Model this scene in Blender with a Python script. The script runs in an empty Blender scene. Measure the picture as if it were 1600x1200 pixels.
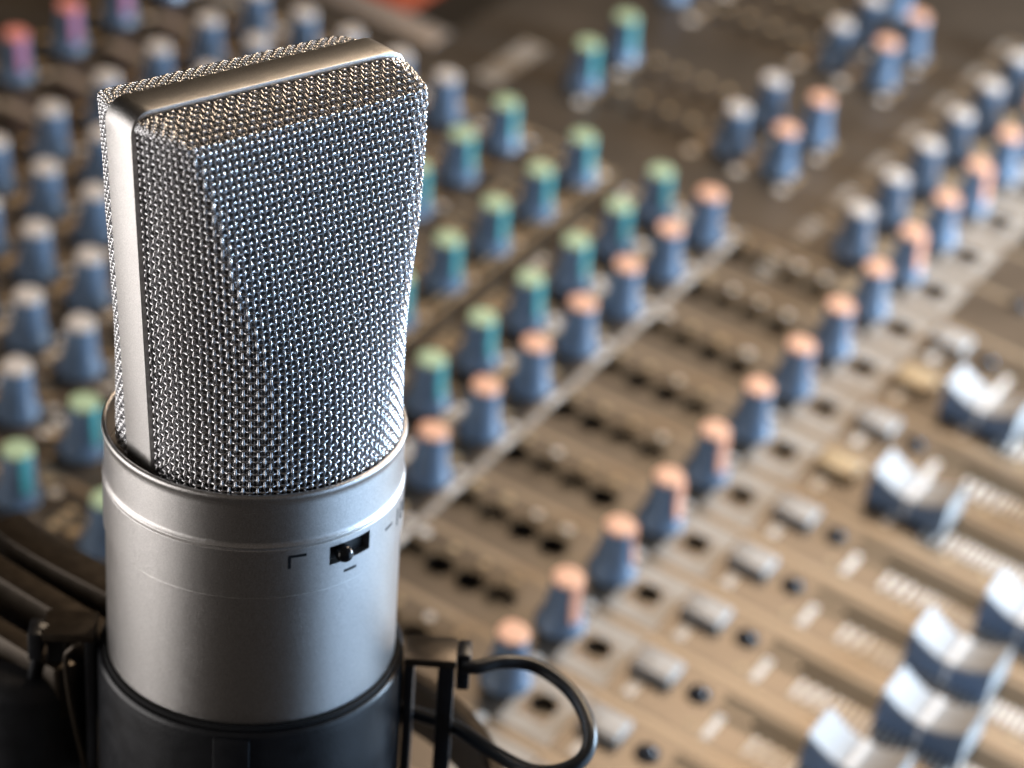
import bpy, bmesh, math, random
import numpy as np
from mathutils import Matrix, Vector
random.seed(7)
MM = 0.001
U = 26.0                      # channel pitch of the console in mm
sc = bpy.context.scene
C = sc.collection

# ------------------------------------------------------------------ camera
RC = np.array([[0.531103189052032, -0.8372682727952074, 0.1300432310757194],
               [-0.45950372225356806, -0.41355951302779537, -0.7860183575574318],
               [0.7118888479342816, 0.35770150761870845, -0.6043706641058799]])
CAM = np.array([-399.4335, -189.2441, 425.5175])
cd = bpy.data.cameras.new('camera')
cam = bpy.data.objects.new('camera', cd)
C.objects.link(cam)
M = Matrix.Identity(4)
for r in range(3):
    M[r][0] = RC[0][r]; M[r][1] = -RC[1][r]; M[r][2] = -RC[2][r]; M[r][3] = CAM[r] * MM
cam.matrix_world = M
cd.sensor_width = 36.0
cd.lens = 36.0 * 3858.7 / 1600
cd.clip_start = 0.01
cd.clip_end = 50
cd.dof.use_dof = True
cd.dof.focus_distance = 0.392
cd.dof.aperture_fstop = 12.4
cd.dof.aperture_blades = 0
sc.camera = cam

# ------------------------------------------------------------------ world, lamps, exposure
w = bpy.data.worlds.new('World'); sc.world = w; w.use_nodes = True
bg = w.node_tree.nodes['Background']
bg.inputs['Color'].default_value = (0.60, 0.50, 0.42, 1)
bg.inputs['Strength'].default_value = 0.10
sc.view_settings.view_transform = 'Standard'
sc.view_settings.look = 'None'
sc.view_settings.exposure = 0
sc.view_settings.gamma = 1
sc.cycles.use_denoising = True

def cam_dir(right, up, back):            # direction given relative to the camera, in world space
    v = right * RC[0] - up * RC[1] - back * RC[2]
    return v / np.linalg.norm(v)

MIC_O = np.array([-125.956, -4.637, 161.343])
def area(name, direction, dist, sx, sy, power, color, target=None):
    t = MIC_O + np.array([0, 0, 20.]) if target is None else np.array(target, float)
    p = t + np.array(direction) * dist
    ld = bpy.data.lights.new(name, 'AREA'); ld.shape = 'RECTANGLE'
    ld.size = sx * MM; ld.size_y = sy * MM; ld.energy = power; ld.color = color
    o = bpy.data.objects.new(name, ld); C.objects.link(o)
    o.location = p * MM
    d = Vector((t - p) * MM)
    o.rotation_euler = d.to_track_quat('-Z', 'Y').to_euler()
    return o

def at(name, pos, tgt, sx, sy, radiance, color):
    p = np.array(pos, float); t = np.array(tgt, float); d = t - p; L = np.linalg.norm(d)
    return area(name, -d / L, L, sx, sy, radiance * math.pi * sx * sy * 1e-6, color, target=t)
cl = cam_dir(-1, 0, 0.12); cr = cam_dir(1, 0, 0.30)
cl[2] = cr[2] = 0; cl /= np.linalg.norm(cl); cr /= np.linalg.norm(cr)
at('softbox_neutral', (MIC_O[0] + cl[0]*390, MIC_O[1] + cl[1]*390, 110), MIC_O + [0, 0, 10], 480, 330, 3.0, (1.0, 0.955, 0.925))
at('softbox_cool', (MIC_O[0] + .38*370, MIC_O[1] - .925*370, 135), MIC_O + [0, 0, 10], 270, 400, 2.2, (0.48, 0.70, 1.0))
at('key_cool', (445, -385, 160), (150, 40, 0), 200, 200, 76.0, (0.55, 0.76, 1.0))
at('overhead_warm', (815, 100, 900), (0, -40, 0), 440, 440, 16.5, (1.0, 0.78, 0.56))
cb = cam_dir(0.85, 0, -0.75); cb[2] = 0; cb /= np.linalg.norm(cb)
at('rim_warm', MIC_O + cb * 600 + [0, 0, 60], MIC_O, 120, 260, 10.0, (1.0, 0.70, 0.38))

# ------------------------------------------------------------------ helpers
def mat(name, col, rough=0.5, metal=0.0, bump=None, bscale=1000., spec=0.5, var=0.0, vscale=60., coat=0.0):
    m = bpy.data.materials.new(name); m.use_nodes = True
    nt = m.node_tree; b = nt.nodes['Principled BSDF']
    b.inputs['Base Color'].default_value = (*col, 1)
    b.inputs['Roughness'].default_value = rough
    b.inputs['Metallic'].default_value = metal
    b.inputs['Specular IOR Level'].default_value = spec
    b.inputs['Coat Weight'].default_value = coat
    tc = nt.nodes.new('ShaderNodeTexCoord')
    if var > 0:
        n = nt.nodes.new('ShaderNodeTexNoise'); n.inputs['Scale'].default_value = vscale
        n.inputs['Detail'].default_value = 5
        nt.links.new(tc.outputs['Object'], n.inputs['Vector'])
        r = nt.nodes.new('ShaderNodeMapRange')
        r.inputs['From Min'].default_value = 0.3; r.inputs['From Max'].default_value = 0.7
        r.inputs['To Min'].default_value = 1 - var; r.inputs['To Max'].default_value = 1 + var
        nt.links.new(n.outputs['Fac'], r.inputs['Value'])
        mx = nt.nodes.new('ShaderNodeMix'); mx.data_type = 'RGBA'; mx.blend_type = 'MULTIPLY'
        mx.inputs['Factor'].default_value = 1
        mx.inputs['A'].default_value = (*col, 1)
        nt.links.new(r.outputs['Result'], mx.inputs['B'])
        nt.links.new(mx.outputs['Result'], b.inputs['Base Color'])
        r2 = nt.nodes.new('ShaderNodeMapRange')
        r2.inputs['To Min'].default_value = max(0.02, rough - 0.08); r2.inputs['To Max'].default_value = rough + 0.08
        nt.links.new(n.outputs['Fac'], r2.inputs['Value'])
        nt.links.new(r2.outputs['Result'], b.inputs['Roughness'])
    if bump:
        n = nt.nodes.new('ShaderNodeTexNoise'); n.inputs['Scale'].default_value = bscale
        n.inputs['Detail'].default_value = 3
        nt.links.new(tc.outputs['Object'], n.inputs['Vector'])
        bp = nt.nodes.new('ShaderNodeBump'); bp.inputs['Strength'].default_value = bump
        bp.inputs['Distance'].default_value = 0.0001
        nt.links.new(n.outputs['Fac'], bp.inputs['Height'])
        nt.links.new(bp.outputs['Normal'], b.inputs['Normal'])
    return m

NICKEL = mat('satin_nickel', (0.62, 0.60, 0.585), 0.32, 1.0, bump=0.55, bscale=7500, var=0.16, vscale=4200)
NICKEL_EDGE = mat('polished_nickel', (0.66, 0.65, 0.64), 0.22, 1.0)
WIRE = mat('wire', (0.84, 0.84, 0.86), 0.25, 1.0)
GRILLE_DARK = mat('grille_inside_dark', (0.14, 0.13, 0.125), 0.6, 0.5)  # dark colour stands in for the shaded inside of the grille
BLACK = mat('black_plastic', (0.012, 0.013, 0.016), 0.38, 0.0, bump=0.3, bscale=1800, var=0.2, vscale=300)
BROWNBLACK = mat('black_warm_lit', (0.055, 0.042, 0.030), 0.36, 0.6, bump=0.2, bscale=1500, var=0.15, vscale=400)  # black mount parts; brown tint stands for warm light on their tops
FELT = mat('black_felt', (0.006, 0.006, 0.007), 0.95, bump=1.0, bscale=2500)
RUBBER = mat('black_rubber', (0.010, 0.011, 0.013), 0.33, bump=0.15, bscale=900)
FSIDE = mat('fader_side_blue_grey', (0.17, 0.225, 0.31), 0.40)
FADLINE = mat('fader_index_white', (0.78, 0.74, 0.70), 0.5)
INK = mat('black_ink', (0.008, 0.009, 0.012), 0.5)
LEVER = mat('lever_gloss', (0.010, 0.012, 0.016), 0.15)

PANEL = mat('console_panel', (0.092, 0.075, 0.059), 0.34, 0.60, bump=0.25, bscale=1500, var=0.10, vscale=40)
STRIP = mat('channel_line', (0.25, 0.185, 0.12), 0.38, 0.2, var=0.10, vscale=90)
PRINT = mat('screen_print', (0.68, 0.63, 0.57), 0.5, var=0.12, vscale=220)
PRINT_TAN = mat('screen_print_tan', (0.42, 0.30, 0.17), 0.5, var=0.15, vscale=220)
PATCH = mat('light_patch', (0.33, 0.29, 0.245), 0.45, var=0.15, vscale=160)
GROOVE_SHADE = mat('fader_groove_shade', (0.050, 0.036, 0.020), 0.45, 0.3, var=0.10, vscale=60)  # shade of the recessed groove put into a dark colour
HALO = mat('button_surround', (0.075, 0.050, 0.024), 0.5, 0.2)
CAVITY = mat('cavity_black', (0.010, 0.009, 0.008), 0.7)
BTN = mat('button_brown', (0.085, 0.062, 0.035), 0.5)
BTN_DARK = mat('button_black', (0.018, 0.015, 0.013), 0.5)
KNOB = mat('knob_blue_grey', (0.120, 0.172, 0.245), 0.24, spec=1.0, bump=0.15, bscale=900, var=0.10, vscale=160)
CAPW = mat('cap_white', (0.62, 0.55, 0.49), 0.45, var=0.05)
CAPO = mat('cap_orange', (0.85, 0.46, 0.30), 0.45, var=0.05)
CAPG = mat('cap_green', (0.44, 0.56, 0.34), 0.45, var=0.05)
CAPR = mat('cap_red', (0.75, 0.26, 0.20), 0.45, var=0.05)
TEAL = mat('pointer_teal', (0.06, 0.28, 0.28), 0.45)
PINK = mat('pointer_pink', (0.50, 0.17, 0.26), 0.45)
PALE = mat('pointer_pale', (0.70, 0.62, 0.60), 0.45)
ORNG = mat('pointer_orange', (0.80, 0.36, 0.22), 0.45)
KEY = mat('key_light_grey', (0.36, 0.33, 0.30), 0.42, var=0.06)
KEYTAN = mat('key_tan', (0.46, 0.32, 0.17), 0.42, var=0.06)
LED = mat('led_lens', (0.02, 0.022, 0.03), 0.12)
FADW = mat('fader_white', (0.40, 0.385, 0.37), 0.60)
DARKBAY = mat('meter_bay_black', (0.010, 0.008, 0.007), 0.4)
ORANGE_GLASS = mat('orange_glass', (0.30, 0.035, 0.006), 0.35)
DESK = mat('desk_dark', (0.035, 0.028, 0.022), 0.5, var=0.2, vscale=8)

def link(name, me, parent=None):
    o = bpy.data.objects.new(name, me); C.objects.link(o)
    if parent is not None: o.parent = parent
    return o
def empty(name, loc=(0, 0, 0)):
    o = bpy.data.objects.new(name, None); C.objects.link(o)
    o.empty_display_size = 0.01
    o.location = Vector(loc) * MM
    return o
def tag(o, label=None, cat=None, group=None, kind=None):
    if label: o['label'] = label
    if cat: o['category'] = cat
    if group: o['group'] = group
    if kind: o['kind'] = kind

class MB:
    """collects verts/faces in mm"""
    def __init__(s): s.v = []; s.f = []; s.m = []; s.mats = []
    def mi(s, m):
        if m not in s.mats: s.mats.append(m)
        return s.mats.index(m)
    def add(s, vs, fs, m):
        o = len(s.v); s.v += [tuple(map(float, p)) for p in vs]
        k = s.mi(m)
        for f in fs: s.f.append(tuple(i + o for i in f)); s.m.append(k)
    def box(s, x0, x1, y0, y1, z0, z1, m, T=None):
        vs = [(x, y, z) for z in (z0, z1) for y in (y0, y1) for x in (x0, x1)]
        if T is not None: vs = [T(p) for p in vs]
        s.add(vs, [(0, 2, 3, 1), (4, 5, 7, 6), (0, 1, 5, 4), (2, 6, 7, 3), (0, 4, 6, 2), (1, 3, 7, 5)], m)
    def sheet(s, x0, x1, y0, y1, z, m):
        s.add([(x0, y0, z), (x1, y0, z), (x1, y1, z), (x0, y1, z)], [(0, 1, 2, 3)], m)
    def lathe(s, prof, m, n=64, cx=0, cy=0, mfun=None, cap_top=False, cap_bot=False):
        if n >= 128:                     # holding rings keep the long faces flat-shaded along their length
            q = [prof[0]]
            for (r0, z0), (r1, z1_) in zip(prof, prof[1:]):
                L = math.hypot(r1-r0, z1_-z0)
                if L > 1.0:
                    e = .08 / L
                    q += [(r0+(r1-r0)*e, z0+(z1_-z0)*e), (r1-(r1-r0)*e, z1_-(z1_-z0)*e)]
                q.append((r1, z1_))
            prof = q
        vs = []
        for r, z in prof:
            for k in range(n):
                a = 2 * math.pi * k / n
                vs.append((cx + r * math.cos(a), cy + r * math.sin(a), z))
        fs = []
        for j in range(len(prof) - 1):
            for k in range(n):
                k2 = (k + 1) % n
                fs.append((j * n + k, j * n + k2, (j + 1) * n + k2, (j + 1) * n + k))
        if cap_top: fs.append(tuple((len(prof) - 1) * n + k for k in range(n)))
        if cap_bot: fs.append(tuple(reversed(range(n))))
        s.add(vs, fs, m)
    def tube(s, pts, r, m, n=10, caps=True):
        P = [np.array(p, float) for p in pts]
        T = [P[min(i + 1, len(P) - 1)] - P[max(i - 1, 0)] for i in range(len(P))]
        T = [t / np.linalg.norm(t) for t in T]
        a = np.cross(T[0], [0.31, 0.2, 0.93]); a /= np.linalg.norm(a)
        vs = []
        for p, t in zip(P, T):
            a = a - t * (a @ t); a /= np.linalg.norm(a); b = np.cross(t, a)
            for k in range(n):
                q = 2 * math.pi * k / n
                vs.append(p + r * (math.cos(q) * a + math.sin(q) * b))
        fs = []
        for i in range(len(P) - 1):
            for k in range(n):
                k2 = (k + 1) % n
                fs.append((i * n + k, i * n + k2, (i + 1) * n + k2, (i + 1) * n + k))
        if caps:
            fs.append(tuple(reversed(range(n)))); fs.append(tuple((len(P) - 1) * n + k for k in range(n)))
        s.add(vs, fs, m)
    def build(s, name, parent=None, smooth=True, bevel=0, angle=35, segs=2):
        me = bpy.data.meshes.new(name)
        me.from_pydata([(x * MM, y * MM, z * MM) for x, y, z in s.v], [], s.f)
        for m in s.mats: me.materials.append(m)
        me.polygons.foreach_set('material_index', s.m)
        me.validate()
        if bevel:
            bm = bmesh.new(); bm.from_mesh(me)
            bmesh.ops.remove_doubles(bm, verts=bm.verts, dist=1e-7)
            es = [e for e in bm.edges if len(e.link_faces) == 2 and e.calc_face_angle() > math.radians(40)]
            bmesh.ops.bevel(bm, geom=es, offset=bevel * MM, segments=segs, affect='EDGES', profile=0.5)
            bm.to_mesh(me); bm.free()
        if smooth:
            me.polygons.foreach_set('use_smooth', [True] * len(me.polygons))
            me.set_sharp_from_angle(angle=math.radians(angle))
        me.update()
        return link(name, me, parent)

def spline(pts, n=12):
    P = [np.array(p, float) for p in pts]
    P = [2 * P[0] - P[1]] + P + [2 * P[-1] - P[-2]]
    out = []
    for i in range(1, len(P) - 2):
        for k in range(n):
            t = k / n
            out.append(0.5 * ((2 * P[i]) + (-P[i-1] + P[i+1]) * t + (2*P[i-1] - 5*P[i] + 4*P[i+1] - P[i+2]) * t*t
                              + (-P[i-1] + 3*P[i] - 3*P[i+1] + P[i+2]) * t**3))
    out.append(P[-2])
    return out

# =================================================================== SETTING
mb = MB(); mb.sheet(-4000, 5000, -4000, 5000, -62, DESK)
o = mb.build('desk_surface', smooth=False); tag(o, kind='structure')
mb = MB()
mb.box(-4000, 5000, 2600, 2650, -62, 3000, DESK)
o = mb.build('back_wall', smooth=False); tag(o, kind='structure')

# =================================================================== MIXING CONSOLE
con = empty('mixing_console', (150, 60, -60))
tag(con, 'wide brown mixing console with rows of blue grey knobs behind the microphone', 'mixing console')
CO = Matrix.Translation(-Vector((150, 60, -60)) * MM)
def cpart(mb_, name, parent=None, **k):
    o_ = mb_.build(name, parent or con, **k)
    if parent is None: o_.location = -con.location
    return o_

X0, X1, Y0, Y1 = -7.5, 24.0, -6.4, 12.4          # console extent in grid units
BAY = (9.85, 7.12)                               # the meter bay starts beyond this corner

holes = []           # (c, v, radius mm, kind)
for c in range(-2, 9):
    for k, v in enumerate((1.74, 1.38, 1.01, 0.65)):
        holes.append((c - 0.08, v, 4.1, 'dark' if (c * 3 + k * 5) % 4 < 2 else 'brown'))
for c in range(-2, 16):
    holes.append((c - 0.06, -0.47, 3.6, 'half'))
for c in (9.9, 10.95, 12.96, 14.0):
    for v in (4.68, 4.32, 3.94, 3.58): holes.append((c, v, 2.7, 'dark'))
for c in range(-4, 9):
    holes.append((c + 0.0, 9.80, 3.4, 'dark'))
    holes.append((c - 0.36, 3.60, 2.4, 'dark'))
slots = [(c + 0.02, -4.6, -2.15) for c in range(-2, 13)]
leds = [(c + 0.02, -1.56) for c in range(-2, 9)] + [(9.35, -1.4)]

# panel with the openings really cut through it
me = bpy.data.meshes.new('panel_top'); bm = bmesh.new()
def bmbox(bm, x0, x1, y0, y1, z0, z1):
    vs = [bm.verts.new((x * MM, y * MM, z * MM)) for z in (z0, z1) for y in (y0, y1) for x in (x0, x1)]
    for f in [(0, 2, 3, 1), (4, 5, 7, 6), (0, 1, 5, 4), (2, 6, 7, 3), (0, 4, 6, 2), (1, 3, 7, 5)]:
        bm.faces.new([vs[i] for i in f])
bx, by = BAY[0] * U, BAY[1] * U
outl = [(X0*U, Y0*U), (X1*U, Y0*U), (X1*U, by), (bx, by), (bx, Y1*U), (X0*U, Y1*U)]
lo = [bm.verts.new((x*MM, y*MM, -3*MM)) for x, y in outl]; hi = [bm.verts.new((x*MM, y*MM, 0)) for x, y in outl]
bm.faces.new(hi); bm.faces.new(list(reversed(lo)))
for i in range(6): bm.faces.new([lo[i], lo[(i+1) % 6], hi[(i+1) % 6], hi[i]])
bm.to_mesh(me); bm.free(); me.materials.append(PANEL)
panel = link('panel', me)
me2 = bpy.data.meshes.new('cut'); bm = bmesh.new()
for c, v, r, k in holes:
    n = 20
    rg = [[bm.verts.new(((c*U + r*math.cos(2*math.pi*i/n))*MM, (v*U + r*math.sin(2*math.pi*i/n))*MM, z*MM)) for i in range(n)] for z in (-6, 4)]
    bm.faces.new(rg[1]); bm.faces.new(list(reversed(rg[0])))
    for i in range(n): bm.faces.new([rg[0][i], rg[0][(i+1) % n], rg[1][(i+1) % n], rg[1][i]])
for c, a, b in slots: bmbox(bm, c*U - 0.8, c*U + 0.8, a*U, b*U, -6, 4)
bm.to_mesh(me2); bm.free()
cut = bpy.data.objects.new('cut', me2); C.objects.link(cut)
md = panel.modifiers.new('b', 'BOOLEAN'); md.operation = 'DIFFERENCE'; md.object = cut; md.solver = 'EXACT'
dg = bpy.context.evaluated_depsgraph_get()
me3 = bpy.data.meshes.new_from_object(panel.evaluated_get(dg))
panel.modifiers.clear(); panel.data = me3; me3.name = 'panel'
bpy.data.objects.remove(cut)
panel.parent = con; panel.location = -con.location

# chassis box under the panel, and the meter bay in its far corner
mb = MB()
mb.box(X0*U, X1*U, Y0*U, Y1*U, -60, -12, CAVITY)
cpart(mb, 'chassis', smooth=False)
mb = MB()
for (x0, x1, y0, y1) in ((X0, X0+.12, Y0, Y1), (X1-.12, X1, Y0, BAY[1]), (X0+.12, X1-.12, Y0, Y0+.12), (X0+.12, BAY[0], Y1-.12, Y1)):
    mb.box(x0*U, x1*U, y0*U, y1*U, -12, -3, PANEL)
cpart(mb, 'side_rail', smooth=False)
mb = MB(); mb.box(bx + 0.5, X1*U, by + 0.5, Y1*U, -12, -9, DARKBAY)
mb.box(bx + 3, X1*U - 3, by + 3, by + 9, -9, -6, DARKBAY)
bay = cpart(mb, 'meter_bay', smooth=False)
mb = MB(); mb.box(10.25*U, 12.3*U, 8.15*U, 9.6*U, -9, -7.5, ORANGE_GLASS)
mb.build('glass_window', bay, bevel=0.4).location = (0, 0, 0)
tag(bay, 'black recessed bay with a dim orange window')
mb = MB(); mb.box(9.33*U, 9.82*U, by, Y1*U, 0.0, 1.2, mat('bay_trim', (0.20, 0.165, 0.14), 0.4, 0.4)); cpart(mb, 'bay_trim', bevel=0.3)

# coloured lines and silk-screened marks, raised a few hundredths of a millimetre
z1 = 0.05
mb = MB()
for c in range(-3, 17):
    top = 1.86 if c < 9 else 1.35
    mb.box((c+.355)*U, (c+.455)*U, Y0*U+4, -0.80*U, 0, 0.10, STRIP)
    mb.box((c+.375)*U, (c+.435)*U, -0.80*U, -0.12*U, 0, 0.12, STRIP)
    mb.box((c+.355)*U, (c+.455)*U, -0.12*U, top*U, 0, 0.10, STRIP)
    mb.box((c+.475)*U, (c+.49)*U, Y0*U+4, -0.82*U, 0, 0.06, BTN)
cpart(mb, 'channel_line', smooth=False)
mb = MB()
mb.box(-4*U, 8.42*U, 1.86*U, 1.935*U, 0, 0.5, PATCH)
for c in range(-4, 9): mb.box((c-.12)*U, (c+.10)*U, 1.853*U, 1.942*U, 0.4, 0.52, PRINT)
cpart(mb, 'divider_bar', smooth=False)
mb = MB()
mb.box(-4*U, 8.42*U, 3.86*U, 3.93*U, 0, 0.3, PRINT_TAN); mb.box(-4*U, 8.42*U, 3.74*U, 3.78*U, 0, 0.3, PRINT_TAN)
cpart(mb, 'divider_bar', smooth=False)

def disc(mb, c, v, r, z, m, n=14):
    mb.add([((c*U + r*math.cos(2*math.pi*i/n)), (v*U + r*math.sin(2*math.pi*i/n)), z) for i in range(n)], [tuple(range(n))], m)
mk = MB(); rnd = random.Random(3)
def glyph_row(c, v, dc, dv, n, m, along='c', z=z1):
    """a few small separate strokes, like a short printed legend"""
    for i in range(n):
        t = (i + .5) / n - .5
        a, b = (c + t*dc, v) if along == 'c' else (c, v + t*dv)
        wc = dc/n*.34 if along == 'c' else dc*.5; wv = dv*.5 if along == 'c' else dv/n*.34
        mk.sheet((a-wc)*U, (a+wc)*U, (b-wv)*U, (b+wv)*U, z, m)
for c in range(-2, 16):
    # pale block round the lower button hole
    x0, x1, y0, y1 = c-.50, c+.34, -.78, -.20
    hx, hy, hw = c-.06, -.47, .15
    for (a, b, e, f) in ((x0, x1, y0, hy-hw), (x0, x1, hy+hw+.04, y1), (hx+hw, x1, hy-hw, hy+hw+.04), (x0, hx-hw-.08, hy-hw, hy+hw+.04)):
        mk.sheet(a*U, b*U, e*U, f*U, z1, PATCH)
    glyph_row(c+.22, -.12, .16, .12, 2, PRINT)
    disc(mk, c+.42, -.10, 1.5, .14, PRINT)
    if c < 9:
        mk.sheet((c-.42)*U, (c-.20)*U, -1.07*U, -.965*U, z1, PRINT)
        mk.sheet((c-.45)*U, (c-.08)*U, -1.92*U, -1.83*U, z1, PRINT)
        disc(mk, c-.36, -1.70, 1.2, z1, PRINT_TAN)
        for v in (1.74, 1.38, 1.01, 0.65):
            disc(mk, c+.24, v+.02, 1.7 if rnd.random() < .5 else 1.3, z1, PRINT if rnd.random() < .35 else PRINT_TAN)
    if c < 9:
        v = -2.28; k = 0
        while v > -5.2:
            dv = .062 if k < 3 else .040
            mk.sheet((c-.40)*U, (c-.12)*U, (v-dv/2)*U, (v+dv/2)*U, z1, PRINT)
            if k % 5 == 2: disc(mk, c-.49, v-.1, 1.2, z1, PRINT_TAN)
            v -= .125 if k < 3 else .078; k += 1
    else:
        disc(mk, c+.1, -1.9, 1.4, z1, PRINT)
for c in range(-5, 9):
    for v in (2.242, 2.936, 4.048, 5.171, 6.06, 6.78, 7.54, 8.27, 9.04, 10.48):
        for da, dr, m_, rr in ((150, .36, PRINT_TAN, 1.5), (95, .37, PRINT_TAN, 1.8), (60, .36, PRINT_TAN, 2.1), (30, .38, PRINT, 1.6), (-8, .40, PRINT_TAN, 2.2), (-40, .38, PRINT, 1.7)):  # dial marks; tan discs enlarged to stand in for warm glints
            if rnd.random() < .12: continue
            a = math.radians(da)
            disc(mk, c + dr*math.cos(a), v + dr*math.sin(a), rr, z1 + .002*(da+60)/200, m_)
    for v in (2.60, 3.42, 4.62, 5.62, 6.42, 7.16, 7.90, 8.66):
        glyph_row(c+.05, v, .42, .10, 3, PRINT_TAN if rnd.random() < .5 else PRINT, z=.075)
    mk.sheet((c+.44)*U, (c+.54)*U, 4.3*U, 9.3*U, .03, STRIP)
    mk.sheet((c+.36)*U, (c+.52)*U, 9.35*U, 10.2*U, .035, PATCH)
for c in (10, 11, 13, 14):
    for v in (1.98, 2.62, 3.30, 4.95):
        disc(mk, c-.40, v, 2.2, z1, PRINT); glyph_row(c-.05, v-.02, .3, .12, 2, PRINT_TAN)
    for v in (4.68, 4.32, 3.94, 3.58): disc(mk, c+.26, v+.05, 1.6, z1, PRINT_TAN)
for c in range(8, 16):
    glyph_row(c+.0, 1.30, .62, .16, 4, PATCH)
    glyph_row(c+.30, .38, .30, .16, 2, PRINT_TAN); disc(mk, c-.42, .36, 2, z1, PRINT_TAN)
glyph_row(9.80, 6.15, 1.3, .36, 9, PATCH, 'c')
o = cpart(mk, 'printed_marking', smooth=False)
# darker surrounds of the button openings (rings, the hole stays open)
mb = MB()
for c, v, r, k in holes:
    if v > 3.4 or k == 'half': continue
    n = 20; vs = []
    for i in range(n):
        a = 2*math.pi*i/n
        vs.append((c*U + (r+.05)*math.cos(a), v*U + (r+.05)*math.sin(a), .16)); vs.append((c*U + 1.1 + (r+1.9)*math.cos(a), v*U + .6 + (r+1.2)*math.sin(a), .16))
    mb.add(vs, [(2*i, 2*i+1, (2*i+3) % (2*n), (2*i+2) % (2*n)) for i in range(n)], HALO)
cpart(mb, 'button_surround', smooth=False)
# flat strips by the fader slots; the groove's recessed shade is painted dark
mb = MB()
for c in range(-2, 13):
    for a, b in ((-.15, -.035), (.035, .20)):
        mb.box((c+.02+a)*U, (c+.02+b)*U, -4.7*U, -1.78*U, 0, 0.04, GROOVE_SHADE)
cpart(mb, 'fader_track', smooth=False)

# little rocker buttons sitting down in their holes
def button_mesh(kind):
    mb = MB(); z = {'dark': -4.2, 'brown': -2.6, 'half': -3.0}[kind]
    m_ = BTN if kind != 'dark' else BTN_DARK
    mb.lathe([(2.9, -11.5), (2.9, z-.5), (2.4, z)], m_, 14, cap_top=True)
    return mb
protos = {}
for c, v, r, k in holes:
    if k not in protos:
        o = button_mesh(k).build('push_button', con); protos[k] = o
    else:
        o = protos[k].copy(); C.objects.link(o); o.parent = con
    o.location = -con.location + Vector((c*U, v*U, 0)) * MM
# LEDs
first = None
for c, v in leds:
    if first is None:
        mb = MB(); mb.lathe([(3.3, 0.0), (3.3, .5), (2.7, .7), (2.5, .2)], BTN_DARK, 20)
        first = mb.build('led', con)
        mb = MB(); mb.lathe([(2.45, .1), (2.2, 1.1), (1.5, 1.9), (.6, 2.3), (.01, 2.4)], LED, 18); lens0 = mb.build('lens', first)
        o = first
    else:
        o = first.copy(); C.objects.link(o); o.parent = con
        l = lens0.copy(); C.objects.link(l); l.parent = o
    o.location = -con.location + Vector((c*U, v*U, 0)) * MM
# rectangular keys
def key(c, m_, lab):
    mb = MB(); h = 3.0
    mb.box(-4.3, 4.3, -5.7, 5.7, 0, h, m_)
    o = mb.build('mute_key', con, bevel=0.7, segs=3)
    o.location = -con.location + Vector((c*U, -1.07*U, 0)) * MM
    mb = MB(); mb.sheet(-.5, .5, 1.8, 3.0, h+.03, BTN); mb.sheet(-2.2, 2.2, -4.0, -3.6, h+.03, PATCH)
    mb.build('printed_marking', o, smooth=False)
    if lab: o['label'] = lab
for c in range(-1, 9):
    key(c + .04, KEYTAN if c in (5, 7) else KEY, 'tan rectangular key' if c in (5, 7) else None)

# knobs -------------------------------------------------------------
KP = [(6.5, 0.2), (6.7, 0.7), (6.5, 1.4), (6.0, 2.4), (5.5, 3.8), (5.05, 5.6), (4.65, 8.2), (4.2, 11.8), (4.0, 15.1)]
def knob_body_mesh():
    n = 48; mb = MB(); vs = []
    for r, z in KP:
        for k in range(n):
            a = 2*math.pi*k/n
            rr = r * (1 - (0.035 * (0.5 + 0.5*math.cos(a*16)) if z > 4.5 else 0))
            vs.append((rr*math.cos(a), rr*math.sin(a), z))
    fs = []
    for j in range(len(KP)-1):
        for k in range(n):
            k2 = (k+1) % n; fs.append((j*n+k, j*n+k2, (j+1)*n+k2, (j+1)*n+k))
    fs.append(tuple((len(KP)-1)*n+k for k in range(n)))
    mb.add(vs, fs, KNOB); return mb
CP = [(4.0, 15.1), (4.05, 15.5), (3.85, 15.9), (3.4, 15.98), (0.01, 15.8)]
def cap_mb(m_):
    mb = MB(); mb.lathe(CP, m_, 32); return mb
def pointer_mb(m_):
    mb = MB()
    T = lambda r, y, z: (r, y, z)
    prof = [(4.2, 15.75), (4.35, 14.6), (4.6, 10.5), (5.1, 7.0), (5.7, 4.8)]
    vs = []
    for r, z in prof:
        for y in (-1.5, 1.5): vs.append((r, y, z))
        for y in (-1.5, 1.5): vs.append((r-1.2, y, z))
    fs = []
    for j in range(len(prof)-1):
        a = j*4; b = a+4
        fs += [(a, a+1, b+1, b), (a+2, a, b, b+2), (a+1, a+3, b+3, b+1)]
    fs += [(0, 2, 3, 1), (16, 17, 19, 18)]
    mb.add(vs, fs, m_); return mb
KIND = {'orange': (CAPO, ORNG, 'blue grey knob with an orange cap'), 'green': (CAPG, TEAL, 'blue grey knob with a green cap and teal pointer'),
        'white': (CAPW, PALE, 'blue grey knob with a white cap'), 'red': (CAPR, PINK, 'blue grey knob with a red cap and pink pointer')}
def project(c, v, h=8.):
    q = RC @ (np.array([c*U, v*U, h]) - CAM)
    return 800 + 3858.7*q[0]/q[2], 600 + 3858.7*q[1]/q[2]
knobs = []
V5 = (2.242, 2.936, 4.048, 5.171)
angs = {}
for c in range(0, 16):
    knobs.append((c, 0.0, 'orange'))
for c in range(9, 16): knobs.append((c, 0.703, 'white'))
for c in list(range(-4, 9)) + [10, 11, 13, 14]: knobs.append((c, V5[0], 'orange'))
for c in list(range(-4, 9)): knobs.append((c, V5[1], 'green'))
for c in (10, 11, 13, 14, 15): knobs.append((c, V5[1], 'white'))
for c in range(-4, 9): knobs.append((c, V5[2], 'green'))
for c in list(range(-4, 9)) + [10, 11]: knobs.append((c, V5[3], 'green'))
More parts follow.
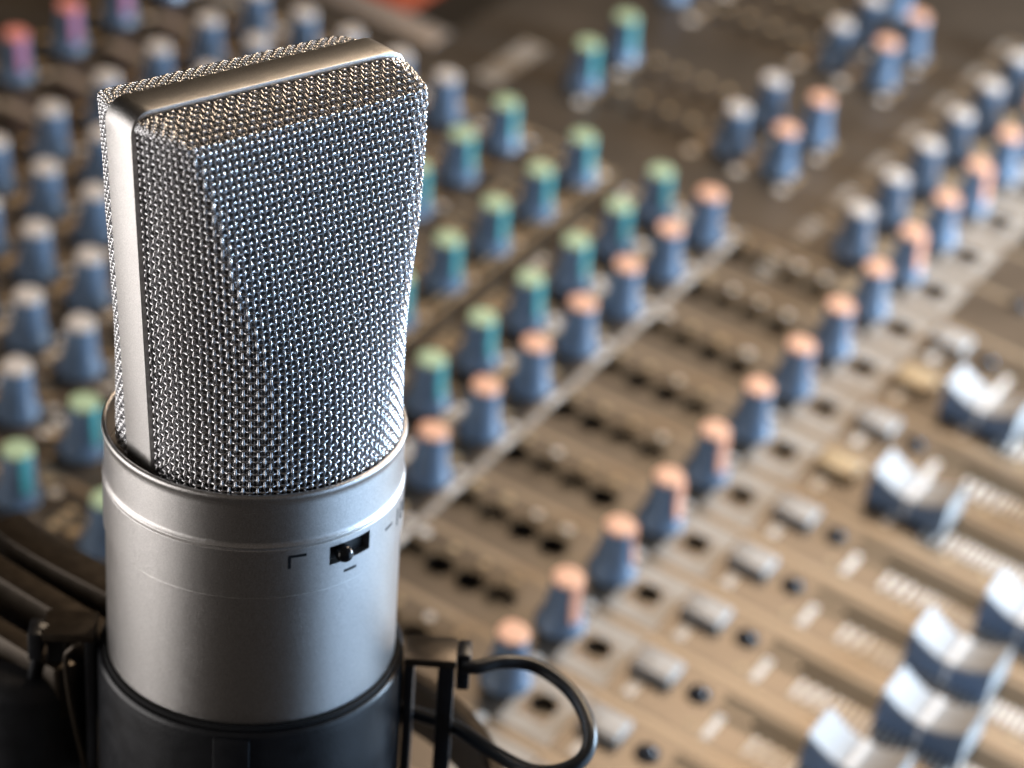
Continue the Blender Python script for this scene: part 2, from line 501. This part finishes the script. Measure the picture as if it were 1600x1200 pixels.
for c in (13, 14): knobs.append((c, 5.5, 'white'))
for v in (6.06, 6.78, 7.54, 8.27, 9.04):
    for c in range(-4, 9): knobs.append((c, v, 'white'))
for c in range(-4, 9): knobs.append((c, 10.48, 'red'))
shown, hidden = [], []
for c, v, k in knobs:
    x, y = project(c, v)
    ins = -40 < x < 1640 and -60 < y < 1260
    covered = 205 < x < 600 and 150 < y < 1200
    (shown if ins and not covered else hidden).append((c, v, k, x, y))
kb = knob_body_mesh().build('knob', con); kb_me = kb.data
caps = {}; ptrs = {}
for k, (a, b, l) in KIND.items():
    caps[k] = cap_mb(a).build('cap', kb).data; ptrs[k] = pointer_mb(b).build('pointer', kb, angle=30).data
for ch in list(kb.children): bpy.data.objects.remove(ch)
bpy.data.objects.remove(kb)
ar = random.Random(11)
def knob_angle(c, v, k):
    if k == 'green': return math.radians(-104 + ar.uniform(-9, 9))
    if k == 'red': return math.radians(-112)
    if k == 'orange':
        if v == 0.0:
            return math.radians({0: 40, 1: -112, 2: -70, 3: -96, 4: -110, 5: 20, 6: -40, 7: -50, 8: 10, 9: -104, 10: -60, 11: -100}.get(c, 30))
        return math.radians(ar.choice((25, 60, 10, 80)))
    if v == 0.703: return math.radians(-72)
    return math.radians(ar.choice((45, 75, 20)))
for c, v, k, x, y in shown:
    o = link('knob', kb_me, con); a = knob_angle(c, v, k)
    o.location = -con.location + Vector((c*U, v*U, 0.0)) * MM; o.rotation_euler.z = a
    o['label'] = KIND[k][2]
    link('cap', caps[k], o); link('pointer', ptrs[k], o)
bmh = bmesh.new(); hm = [KNOB]
for c, v, k, x, y in hidden:
    T = Matrix.Translation(Vector((c*U, v*U, 0.0))*MM) @ Matrix.Rotation(knob_angle(c, v, k), 4, 'Z')
    for me_ in (kb_me, caps[k], ptrs[k]):
        t = me_.copy(); t.transform(T)
        m_ = me_.materials[0]
        if m_ not in hm: hm.append(m_)
        n0 = len(bmh.faces); bmh.from_mesh(t); bmh.faces.ensure_lookup_table()
        for f in bmh.faces[n0:]: f.material_index = hm.index(m_)
        bpy.data.meshes.remove(t)
mh = bpy.data.meshes.new('knob_rest'); bmh.to_mesh(mh); bmh.free()
for m_ in hm: mh.materials.append(m_)
o = link('knob', mh, con); o.location = -con.location; o['kind'] = 'stuff'

# fader caps ---------------------------------------------------------
def fader_mb():
    mb = MB(); n = 20; L = 11.4; W = 7.0
    def top(t):                                     # saddle between two raised ends
        return 6.3 + 4.6 * abs(t) ** 1.8
    tt = [i/n*2-1 for i in range(n+1)]
    for i in range(n):
        a, b = tt[i], tt[i+1]
        ya, yb, za, zb = a*L, b*L, top(a), top(b)
        wa = wb = W
        wt = W - .7
        # sides lean in a little
        vs = [(-W, ya*1.04, 0.6), (-W, yb*1.04, 0.6), (-wt, yb, zb-.5), (-wt, ya, za-.5),
              (W, ya*1.04, 0.6), (W, yb*1.04, 0.6), (wt, yb, zb-.5), (wt, ya, za-.5)]
        mb.add(vs, [(0, 3, 2, 1), (4, 5, 6, 7)], FSIDE)
        vs = [(-wt, ya, za-.5), (-wt, yb, zb-.5), (-wt+.5, yb, zb), (-wt+.5, ya, za),
              (wt-.5, ya, za), (wt-.5, yb, zb), (wt, yb, zb-.5), (wt, ya, za-.5)]
        mb.add(vs, [(0, 3, 2, 1), (2, 3, 4, 5), (4, 7, 6, 5)], FADW)
    for s in (-1, 1):
        y = s*L; z = top(1)
        vs = [(-W, y*1.04, .6), (W, y*1.04, .6), (W-.7, y, z-.5), (-W+.7, y, z-.5), (-W+1.2, y, z), (W-1.2, y, z)]
        fs = [(0, 1, 2, 3), (3, 2, 5, 4)]
        if s > 0: fs = [tuple(reversed(f)) for f in fs]
        mb.add(vs, fs, FADW)
    return mb
def fader_line():
    mb = MB()
    mb.box(-6.1, 6.1, -.95, .95, 6.1, 6.8, FADLINE)
    T = lambda p: p
    for s in (-1, 1):
        vs = [(s*7.25, -.6, .8), (s*7.25, .6, .8), (s*6.5, .6, 6.4), (s*6.5, -.6, 6.4), (s*6.8, -.6, .8), (s*6.8, .6, .8), (s*6.0, .6, 6.5), (s*6.0, -.6, 6.5)]
        fs = [(0, 1, 2, 3), (4, 7, 6, 5), (0, 3, 7, 4), (1, 5, 6, 2), (3, 2, 6, 7)]
        mb.add(vs, fs, FADLINE)
    return mb
f0 = None
for c, v in ((0.05, -3.3), (1.05, -3.20), (2.04, -3.51), (3.0, -3.37), (4.02, -3.72), (5.03, -1.98), (6.02, -3.7), (7.0, -1.95)):
    if f0 is None:
        f0 = fader_mb().build('fader_cap', con, angle=28); l0 = fader_line().build('index_line', f0, smooth=False)
        mb = MB(); mb.box(-.55, .55, -3.5, 3.5, -11, 1.2, BTN_DARK); s0 = mb.build('stem', f0, smooth=False); o = f0
    else:
        o = f0.copy(); C.objects.link(o); o.parent = con
        for q in (l0, s0):
            l = q.copy(); C.objects.link(l); l.parent = o
    o.location = -con.location + Vector(((c)*U, v*U, 0)) * MM

# =================================================================== MICROPHONE
RW = Matrix(((0.9468697, 0.3090983, 0.0888593), (-0.3188525, 0.9383395, 0.1336116), (-0.0420811, -0.1548458, 0.9870420)))
def frame_empty(name):
    e = empty(name, MIC_O); e.rotation_mode = 'QUATERNION'; e.rotation_quaternion = RW.to_quaternion(); return e
mic = frame_empty('studio_microphone')
tag(mic, 'silver studio microphone with a woven wire grille standing upright in its shock mount', 'microphone')

WB, WT, HT, FT = 23.3, 26.6, 62.9, 3.7
zB = -2.0
def Wf(z): return WB + (WT-WB) * (z+1) / (HT+1)
ZC = 60.2
def lerp(a, b, t): return a + (b-a)*t
crA = ([-2, 10, 20, 30, 40, 52, 60.2], [10.0, 10.8, 12.4, 15.2, 18.0, 20.4, 22.4])
crD = ([-2, 10, 20, 30, 40, 52, 60.2], [22.4, 22.5, 21.9, 20.5, 18.9, 16.7, 14.2])
def section(z, n=300):
    W = Wf(z) - 0.95; t0 = FT - 0.6
    zz = min(max(z, -2), ZC)
    a = np.interp(zz, *crA); d = np.interp(zz, *crD)
    s = max(0., 1 - zz/60.)
    sg = lerp(.5, 4.0, s**1.3); fg = lerp(.3, 2.1, s**1.5)
    def quad(p, q, sag):
        p = np.array(p); q = np.array(q); tau = np.linspace(0, 1, n)[:, None]
        nn = np.array([-(q-p)[1], (q-p)[0]]); nn /= np.linalg.norm(nn)
        if nn @ (p+q) < 0: nn = -nn
        return p + (q-p)*tau + nn*4*sag*tau*(1-tau)
    A_ = quad((-W, t0), (-a, d), sg); B_ = quad((-a, d), (a, d), fg); C_ = quad((a, d), (W, t0), sg)
    P = np.r_[A_, B_[1:], C_[1:]]
    L = np.r_[0, np.cumsum(np.linalg.norm(np.diff(P, axis=0), axis=1))]
    m = 400; Q = np.c_[np.interp(np.linspace(0, L[-1], m), L, P[:, 0]), np.interp(np.linspace(0, L[-1], m), L, P[:, 1])]
    kw = int(5 + 36*max(0., s-.38)**1.1); ker = np.hanning(2*kw+3)[1:-1]; ker /= ker.sum()
    Pd = np.r_[2*Q[0]-Q[kw:0:-1], Q, 2*Q[-1]-Q[-2:-kw-2:-1]]
    Q = np.c_[np.convolve(Pd[:, 0], ker, 'valid'), np.convolve(Pd[:, 1], ker, 'valid')]
    L = np.r_[0, np.cumsum(np.linalg.norm(np.diff(Q, axis=0), axis=1))]
    sidef = 0
    return Q, L
NU = 62
pitch = 1.14
def surface(NU, off=0.0):
    """grid of points of one grille half: rows go up the face, then over the top bevel"""
    nv_face = int(round((ZC - zB) / pitch)); top_len = 9.6; nv_top = int(round(top_len/pitch))
    SU = 8; SV = 8
    us = np.linspace(0, 1, NU*SU+1)
    rows = []
    for j in range(nv_face*SV+1):
        z = zB + (ZC-zB) * j/(nv_face*SV)
        Q, L = section(z); l = us*L[-1]
        rows.append(np.c_[np.interp(l, L, Q[:, 0]), np.interp(l, L, Q[:, 1]), np.full(len(us), z)])
    base = rows[-1]
    W = Wf(HT) - 1.0
    a = 22.4; sl = math.hypot(W-a, 14.2-3.1); tot = 2*sl+2*a; uc = sl/tot
    xx = np.interp(us, [0, uc*.55, uc, 1-uc, 1-uc*.55, 1], [-W, -W+.4, -W+3.4, W-3.4, W-.4, W])
    zt = np.interp(us, [0, uc*.55, uc, 1-uc, 1-uc*.55, 1], [ZC, HT-1.9, HT-1.0, HT-1.0, HT-1.9, ZC])
    tgt = np.c_[xx, np.full(len(us), FT-0.7), zt]
    for j in range(1, nv_top*SV+1):
        t = j/(nv_top*SV)
        bulge = 0.55*math.sin(math.pi*t)
        r_ = base*(1-t) + tgt*t; r_[:, 2] += bulge * np.interp(us, [0, uc, 1-uc, 1], [0, 1, 1, 0])
        rows.append(r_)
    G = np.array(rows)
    # soften the crease between face and bevel
    for _ in range(10):
        j0 = nv_face*SV; a_, b_ = j0-5, j0+6
        G[a_:b_] = (G[a_-1:b_-1] + 2*G[a_:b_] + G[a_+1:b_+1]) / 4
    G[:, :, 1] *= -1
    return G, SU, SV, nv_face+nv_top
G, SU, SV, NV = surface(NU)
dU = np.gradient(G, axis=1); dV = np.gradient(G, axis=0)
Nn = np.cross(dU, dV); Nn /= np.linalg.norm(Nn, axis=2, keepdims=True) + 1e-9
if Nn[10, NU*SU//2, 1] > 0: Nn = -Nn
AMP, WR = 0.22, 0.205
def wires(G, AV, AH, WR, half, ns):
    V = []; F = []; cnt = 0
    ang = np.linspace(0, 2*np.pi, ns, endpoint=False)
    rw = np.random.RandomState(5)
    def tube(P, N):
        nonlocal cnt
        T = np.gradient(P, axis=0); T /= np.linalg.norm(T, axis=1, keepdims=True) + 1e-9
        B = np.cross(T, N); B /= np.linalg.norm(B, axis=1, keepdims=True) + 1e-9
        N2 = np.cross(B, T)
        R = P[:, None, :] + WR*(np.cos(ang)[None, :, None]*N2[:, None, :] + np.sin(ang)[None, :, None]*B[:, None, :])
        m = len(P); V.append(R.reshape(-1, 3))
        i = np.arange(m-1)[:, None]; k = np.arange(ns)[None, :]; k2 = (k+1) % ns
        F.append((np.stack([i*ns+k, i*ns+k2, (i+1)*ns+k2, (i+1)*ns+k], -1).reshape(-1, 4)) + cnt)
        cnt += m*ns
    # vertical wires
    def sample(uu, vv):
        uu = np.clip(uu, 0, NU*SU); vv = np.clip(vv, 0, NV*SV)
        u0 = np.minimum(uu.astype(int), NU*SU-1); v0 = np.minimum(vv.astype(int), NV*SV-1); fu = (uu-u0)[:, None]; fv = (vv-v0)[:, None]
        g = lambda A: (A[v0, u0]*(1-fu) + A[v0, u0+1]*fu)*(1-fv) + (A[v0+1, u0]*(1-fu) + A[v0+1, u0+1]*fu)*fv
        return g(G), g(Nn)
    for i in range(NU+1):
        v = np.arange(0, NV*SV+1, 1.25 if False else 1)
        jit = np.interp(v, np.arange(0, NV*SV+40, 40), rw.normal(0, .07, len(np.arange(0, NV*SV+40, 40))))
        P, N = sample(np.full(len(v), (i+half)*SU*1.0) + jit*SU, v*1.0)
        P = P + N*(AV*np.cos(np.pi*(v/SV + i)))[:, None]
        tube(P[::1], N[::1])
    for j in range(NV):
        u = np.arange(0, NU*SU+1)
        jit = np.interp(u, np.arange(0, NU*SU+40, 40), rw.normal(0, .06, len(np.arange(0, NU*SU+40, 40))))
        P, N = sample(u*1.0, np.full(len(u), (j+half)*SV*1.0) + jit*SV)
        P = P - N*(AH*np.cos(np.pi*(u/SU + j)))[:, None]
        tube(P, N)
    return np.concatenate(V), np.concatenate(F)
def wire_mesh(name, material, *a):
    V, F = wires(*a)
    me = bpy.data.meshes.new(name)
    me.vertices.add(len(V)); me.vertices.foreach_set('co', (V*MM).ravel())
    me.loops.add(F.size); me.loops.foreach_set('vertex_index', F.ravel().astype(np.int32))
    me.polygons.add(len(F)); me.polygons.foreach_set('loop_start', np.arange(0, F.size, 4, dtype=np.int32))
    me.polygons.foreach_set('loop_total', np.full(len(F), 4, dtype=np.int32))
    me.polygons.foreach_set('use_smooth', np.ones(len(F), dtype=bool))
    me.update(calc_edges=True); me.validate(); me.materials.append(material)
    return me
me = wire_mesh('wire_mesh', WIRE, G, 0.23, 0.21, 0.205, 0.0, 7)
inner = link('inner_gauze', wire_mesh('gauze_mesh', WIRE, G - Nn*0.85, 0.14, 0.14, 0.13, 0.5, 5), mic)
inner2 = link('inner_gauze', inner.data, mic); inner2.rotation_euler.z = math.pi; inner2.scale.y = 0.83
front = link('wire_grille', me, mic)
back = link('wire_grille', me, mic); back.rotation_euler.z = math.pi; back.scale.y = 0.83
# solid dark sheet behind the wires; the shaded inside is put into its colour
Gs = (G - Nn*1.7)[::4, ::4]
h_, w_ = Gs.shape[:2]
mb = MB(); fs = [(j*w_+i, j*w_+i+1, (j+1)*w_+i+1, (j+1)*w_+i) for j in range(h_-1) for i in range(w_-1)]
mb.add(Gs.reshape(-1, 3), fs, GRILLE_DARK)
o = mb.build('inner_dark_sheet', mic); o2 = link('inner_dark_sheet', o.data, mic); o2.rotation_euler.z = math.pi; o2.scale.y = 0.83

# head band: flat bar bent round the outline of the grille
path = []
for z in np.linspace(zB-1, HT-4.5, 40): path.append((-Wf(z), z))
rc = 3.6
def corner(cx, cz, a0, a1):
    for a in np.linspace(a0, a1, 12): path.append((cx + rc*math.cos(a), cz + rc*math.sin(a)))
corner(-Wf(HT-rc)+rc, HT-rc, math.pi, math.pi/2)
for x in np.linspace(-WT+rc+1.5, WT-rc-1.5, 40): path.append((x, HT + .0))
corner(Wf(HT-rc)-rc, HT-rc, math.pi/2, 0)
for z in np.linspace(HT-4.5, zB-1, 40): path.append((Wf(z), z))
path = [p for i, p in enumerate(path) if i == 0 or math.hypot(p[0]-path[i-1][0], p[1]-path[i-1][1]) > .05]
P2 = np.array(path); T2 = np.gradient(P2, axis=0); T2 /= np.linalg.norm(T2, axis=1, keepdims=True)
N2 = np.c_[-T2[:, 1], T2[:, 0]]
prof = [(-.95, FT-.0), (-.25, FT), (-.08, FT-.06), (0, FT-.3), (0, -FT+.3), (-.08, -FT+.06), (-.25, -FT), (-.95, -FT)]
mb = MB(); vs = []
for p, n_ in zip(P2, N2):
    for d_, y in prof: q = p + n_*d_; vs.append((q[0], y, q[1]))
k = len(prof); fs = []
for i in range(len(P2)-1):
    for j in range(k): fs.append((i*k+j, (i+1)*k+j, (i+1)*k+(j+1) % k, i*k+(j+1) % k))
mb.add(vs, fs, NICKEL)
hb = mb.build('head_band', mic, angle=50)
bm = bmesh.new(); bm.from_mesh(hb.data); bmesh.ops.recalc_face_normals(bm, faces=bm.faces); bm.to_mesh(hb.data); bm.free()

# collar and body
mb = MB()
mb.lathe([(25.0, -7), (25.0, -.6), (25.1, -.1), (25.3, .12), (25.65, .12), (25.92, -.1), (26.0, -.5), (25.85, -.95), (25.62, -1.5), (25.6, -2.2),
          (25.6, -8.9), (25.66, -9.3), (25.92, -9.6), (26.0, -9.72), (26.0, -9.88), (25.9, -9.98), (25.2, -10.02)], NICKEL, 256)
mb.build('collar', mic, angle=60)
mb = MB(); mb.lathe([(25.0, -6.5), (.01, -6.5)], GRILLE_DARK, 64); mb.build('grille_floor', mic)
# switch band with its window
th0, th1 = math.radians(-96.3), math.radians(-77.0); zt0, zt1 = -15.05, -11.5
RB = 25.92; n = 256
angsL = sorted(set([round(2*math.pi*k/n - math.pi, 6) for k in range(n)] + [th0, th1]))
zs = [-19.58, -19.50, -19.40, zt0, zt1, -10.50, -10.42, -10.32, -10.05]; rs = [25.80, RB, RB, RB, RB, RB, RB, 25.82, 25.3]
mb = MB(); vs = [(r*math.cos(a), r*math.sin(a), z) for z, r in zip(zs, rs) for a in angsL]; m_ = len(angsL); fs = []
for j in range(len(zs)-1):
    for i in range(m_):
        i2 = (i+1) % m_; mid = angsL[i] + 1e-6
        if j == 3 and th0 - 1e-7 <= angsL[i] < th1 - 1e-7: continue
        fs.append((j*m_+i, j*m_+i2, (j+1)*m_+i2, (j+1)*m_+i))
mb.add(vs, fs, NICKEL)
# window walls
seg = [a for a in angsL if th0 - 1e-7 <= a <= th1 + 1e-7]
for z, fl in ((zt0, 0), (zt1, 1)):
    vs = [(r*math.cos(a), r*math.sin(a), z) for a in seg for r in (RB, RB-1.6)]
    mb.add(vs, [((2*i, 2*i+2, 2*i+3, 2*i+1) if not fl else (2*i, 2*i+1, 2*i+3, 2*i+2)) for i in range(len(seg)-1)], NICKEL)
for a in (th0, th1):
    vs = [(r*math.cos(a), r*math.sin(a), z) for z in (zt0, zt1) for r in (RB, RB-1.6)]
    mb.add(vs, [(0, 1, 3, 2)], NICKEL)
band = mb.build('switch_band', mic, angle=50)
mb = MB(); vs = [(24.45*math.cos(a), 24.45*math.sin(a), z) for z in (zt0-1, zt1+.6) for a in seg]; k = len(seg)
mb.add(vs, [(i, i+1, k+i+1, k+i) for i in range(k-1)], INK)
mb.build('switch_slot', band)
a = math.radians(-90.2); cx, cy = 26.0*math.cos(a), 26.0*math.sin(a)
mb = MB(); R_ = 1.55
vs = []; nn = 24; mm = 14
for j in range(mm+1):
    ph = math.pi*j/mm
    for i in range(nn):
        t = 2*math.pi*i/nn
        vs.append((cx + R_*math.sin(ph)*math.cos(t), cy + R_*math.sin(ph)*math.sin(t)*1.15, -13.45 + R_*1.02*math.cos(ph)))
mb.add(vs, [(j*nn+i, (j+1)*nn+i, (j+1)*nn+(i+1) % nn, j*nn+(i+1) % nn) for j in range(mm) for i in range(nn)], LEVER)
mb.build('switch_lever', band)
# printed strokes wrapped on the band
def wrap(poly, RR):            # poly of (deg, z) points, subdivided along the angle
    return [(RR*math.cos(math.radians(a)), RR*math.sin(math.radians(a)), z) for a, z in poly]
mb = MB()
def stroke(a0, z0, a1, z1_, wd):
    dx = (a1-a0)*math.pi/180*RB; dz = z1_-z0; L = math.hypot(dx, dz); nx, nz = -dz/L*wd*.85, dx/L*wd*.85
    na = nx/RB*180/math.pi; N = 6
    for q in range(N):
        s, e = q/N, (q+1)/N
        p = [(a0+(a1-a0)*s-na, z0+dz*s-nz), (a0+(a1-a0)*e-na, z0+dz*e-nz), (a0+(a1-a0)*e+na, z0+dz*e+nz), (a0+(a1-a0)*s+na, z0+dz*s+nz)]
        mb.add(wrap(p, RB+.02), [(0, 1, 2, 3)], INK)
stroke(-112.1, -14.15, -112.1, -11.75, .32); stroke(-112.4, -11.80, -105.6, -11.80, .32)      # low-cut corner sign
stroke(-89.8, -17.2, -83.8, -17.2, .32)                                                       # flat-response dash
stroke(-66.8, -13.9, -60.8, -13.9, .30)                                                       # minus of -10dB
mb.build('engraved_sign', band, smooth=False)
fc = bpy.data.curves.new('t', 'FONT'); fc.body = '10dB'; fc.size = 4.7; fc.space_character = 1.08; fc.offset = 0.10
to = bpy.data.objects.new('t', fc); C.objects.link(to); bpy.context.view_layer.update()
tm = bpy.data.meshes.new_from_object(to.evaluated_get(bpy.context.evaluated_depsgraph_get()))
bm = bmesh.new(); bm.from_mesh(tm); bmesh.ops.triangulate(bm, faces=bm.faces)
for _ in range(2): bmesh.ops.subdivide_edges(bm, edges=[e for e in bm.edges if e.calc_length() > .5], cuts=1)
for v_ in bm.verts:
    a_ = math.radians(-58.0) + v_.co.x/RB; zz = -15.75 + v_.co.y
    v_.co = Vector(((RB+.02)*math.cos(a_), (RB+.02)*math.sin(a_), zz))*MM
bm.to_mesh(tm); bm.free(); bpy.data.objects.remove(to)
tm.materials.clear(); tm.materials.append(INK); tm.name = 'engraved_text'
link('engraved_text', tm, band)
mb = MB()
mb.lathe([(25.1, -19.70), (25.5, -19.74), (25.58, -19.84), (25.56, -70), (23, -74), (.01, -74)], NICKEL, 256)
mb.build('body_tube', mic, angle=50)

# =================================================================== SHOCK MOUNT
sm = frame_empty('shock_mount')
tag(sm, 'black shock mount cradle with side clips and elastic cords gripping the silver microphone', 'shock mount')
mb = MB()
mb.lathe([(25.75, -70), (25.75, -47.6), (26.1, -46.9), (26.8, -46.6), (27.2, -46.9), (27.3, -47.6), (27.35, -49), (27.5, -80)], BLACK, 192)
mb.build('cradle_ring', sm, angle=50)
mb = MB(); mb.lathe([(25.62, -52), (25.66, -46.6), (25.9, -45.7), (26.3, -45.9), (26.4, -47.0)], FELT, 128)
mb.build('felt_lining', sm)
def rot(ang):
    a = math.radians(ang); cr, sr = math.cos(a), math.sin(a)
    return lambda p: (p[0]*cr - p[1]*sr, p[0]*sr + p[1]*cr, p[2])
# clamp block in the cradle wall
T = rot(-132); mb = MB()
mb.box(26.6, 28.3, -3.1, 3.1, -82, -47.4, BLACK, T); mb.build('clamp_block', sm, bevel=.3)
def clip(ang, top, drop):
    T = rot(ang); mb = MB()
    mb.box(27.6, 36.9, -3.9, 3.9, top-1.7, top, BROWNBLACK, T)
    mb.build('clip_bridge', sm, bevel=.35)
    mb = MB(); mb.box(27.7, 29.4, -3.5, 3.4, top-34, top-1.75, BLACK, T); mb.build('clip_leg', sm, bevel=.3)
    mb = MB(); mb.box(33.7, 36.7, -3.8, -.6, top-38, top-1.75, BLACK, T); mb.build('clip_leg', sm, bevel=.3)
    mb = MB(); mb.box(36.95, 39.4, -1.4, 3.8, top-drop, top-.2, BLACK, T); mb.build('cord_hook', sm, bevel=.5)
    return T
clip(-42, -45.0, 8.0)
clip(142, -43.6, 6.0)
clip(48, -43.6, 9.0)
clip(-132-0, -62, 6.0)

def cord(name, pts, r=1.35, m=RUBBER):
    mb = MB(); mb.tube(spline(pts, 14), r, m, 12); return mb.build(name, sm)

cord('elastic_cord', [(27.3, -26.3, -47.5), (29.2, -28.2, -47.5), (34.0, -29.6, -47.5), (38.7, -32.2, -48.5), (40.6, -37.5, -49.5), (40.3, -43.4, -50.5), (37.8, -49.5, -52.0), (34.2, -52.7, -54.0), (29.7, -52.2, -55.5), (26.2, -47.8, -57.0), (25.9, -37.8, -59.0), (26.8, -26.8, -61.0), (25.1, -19.7, -62.0), (22.7, -15.1, -62.0)])
cord('elastic_cord', [(-29.8, 21.3, -43.5), (-30.5, 23, -50), (-31, 26, -62), (-32, 30, -80)], .9)
cord('elastic_cord', [(-27.0, 13.5, -44), (-28.4, 14.4, -45), (-29.0, 15.6, -48), (-27.5, 16.4, -60), (-24.6, 16.6, -76)], .55, BROWNBLACK)
# outer ring and its fork, out of focus behind the cradle
mb = MB()
mb.lathe([(44.5, -90), (44.5, -78.5), (45.3, -77.6), (47.5, -77.6), (48.2, -78.5), (48.2, -90)], BROWNBLACK, 128)
mb.build('outer_ring', sm, angle=50)
def beam(x0, x1, y0, y1, zt, h, name='fork_arm', m=BROWNBLACK):
    mb = MB(); n = 16
    for i in range(n):
        pass
    vs = []; fs = []
    for i in range(n+1):
        t = i/n; y = y0 + (y1-y0)*t; dx = 9*math.sin(t*2.0); z = zt + 2.0*math.sin(t*math.pi)
        vs += [(x0-dx, y, z-h), (x1-dx, y, z-h), (x1-dx, y, z), (x0-dx, y, z)]
    for i in range(n):
        a = i*4; b = a+4
        for k in range(4): fs.append((a+k, b+k, b+(k+1) % 4, a+(k+1) % 4))
    fs += [(0, 1, 2, 3), (n*4+3, n*4+2, n*4+1, n*4)]
    mb.add(vs, fs, m); return mb.build(name, sm, bevel=.8, angle=40)
beam(-28.5, -24.0, 20, 84, -53, 12)
beam(-19.0, -13.5, 20, 84, -50, 14)
beam(-9.0, -1.5, 20, 64, -48.5, 12)
mb = MB(); mb.box(-26, 0, 26, 34, -74, -60, BLACK); mb.build('fork_bridge', sm, bevel=1.2)
mb = MB(); mb.lathe([(14, -112), (14, -60), (13.4, -57.5), (11.5, -56.2), (6, -56.0), (5.4, -57), (.01, -57)], BLACK, 64, cx=-27, cy=34)
mb.build('clamp_knob', sm, angle=50)
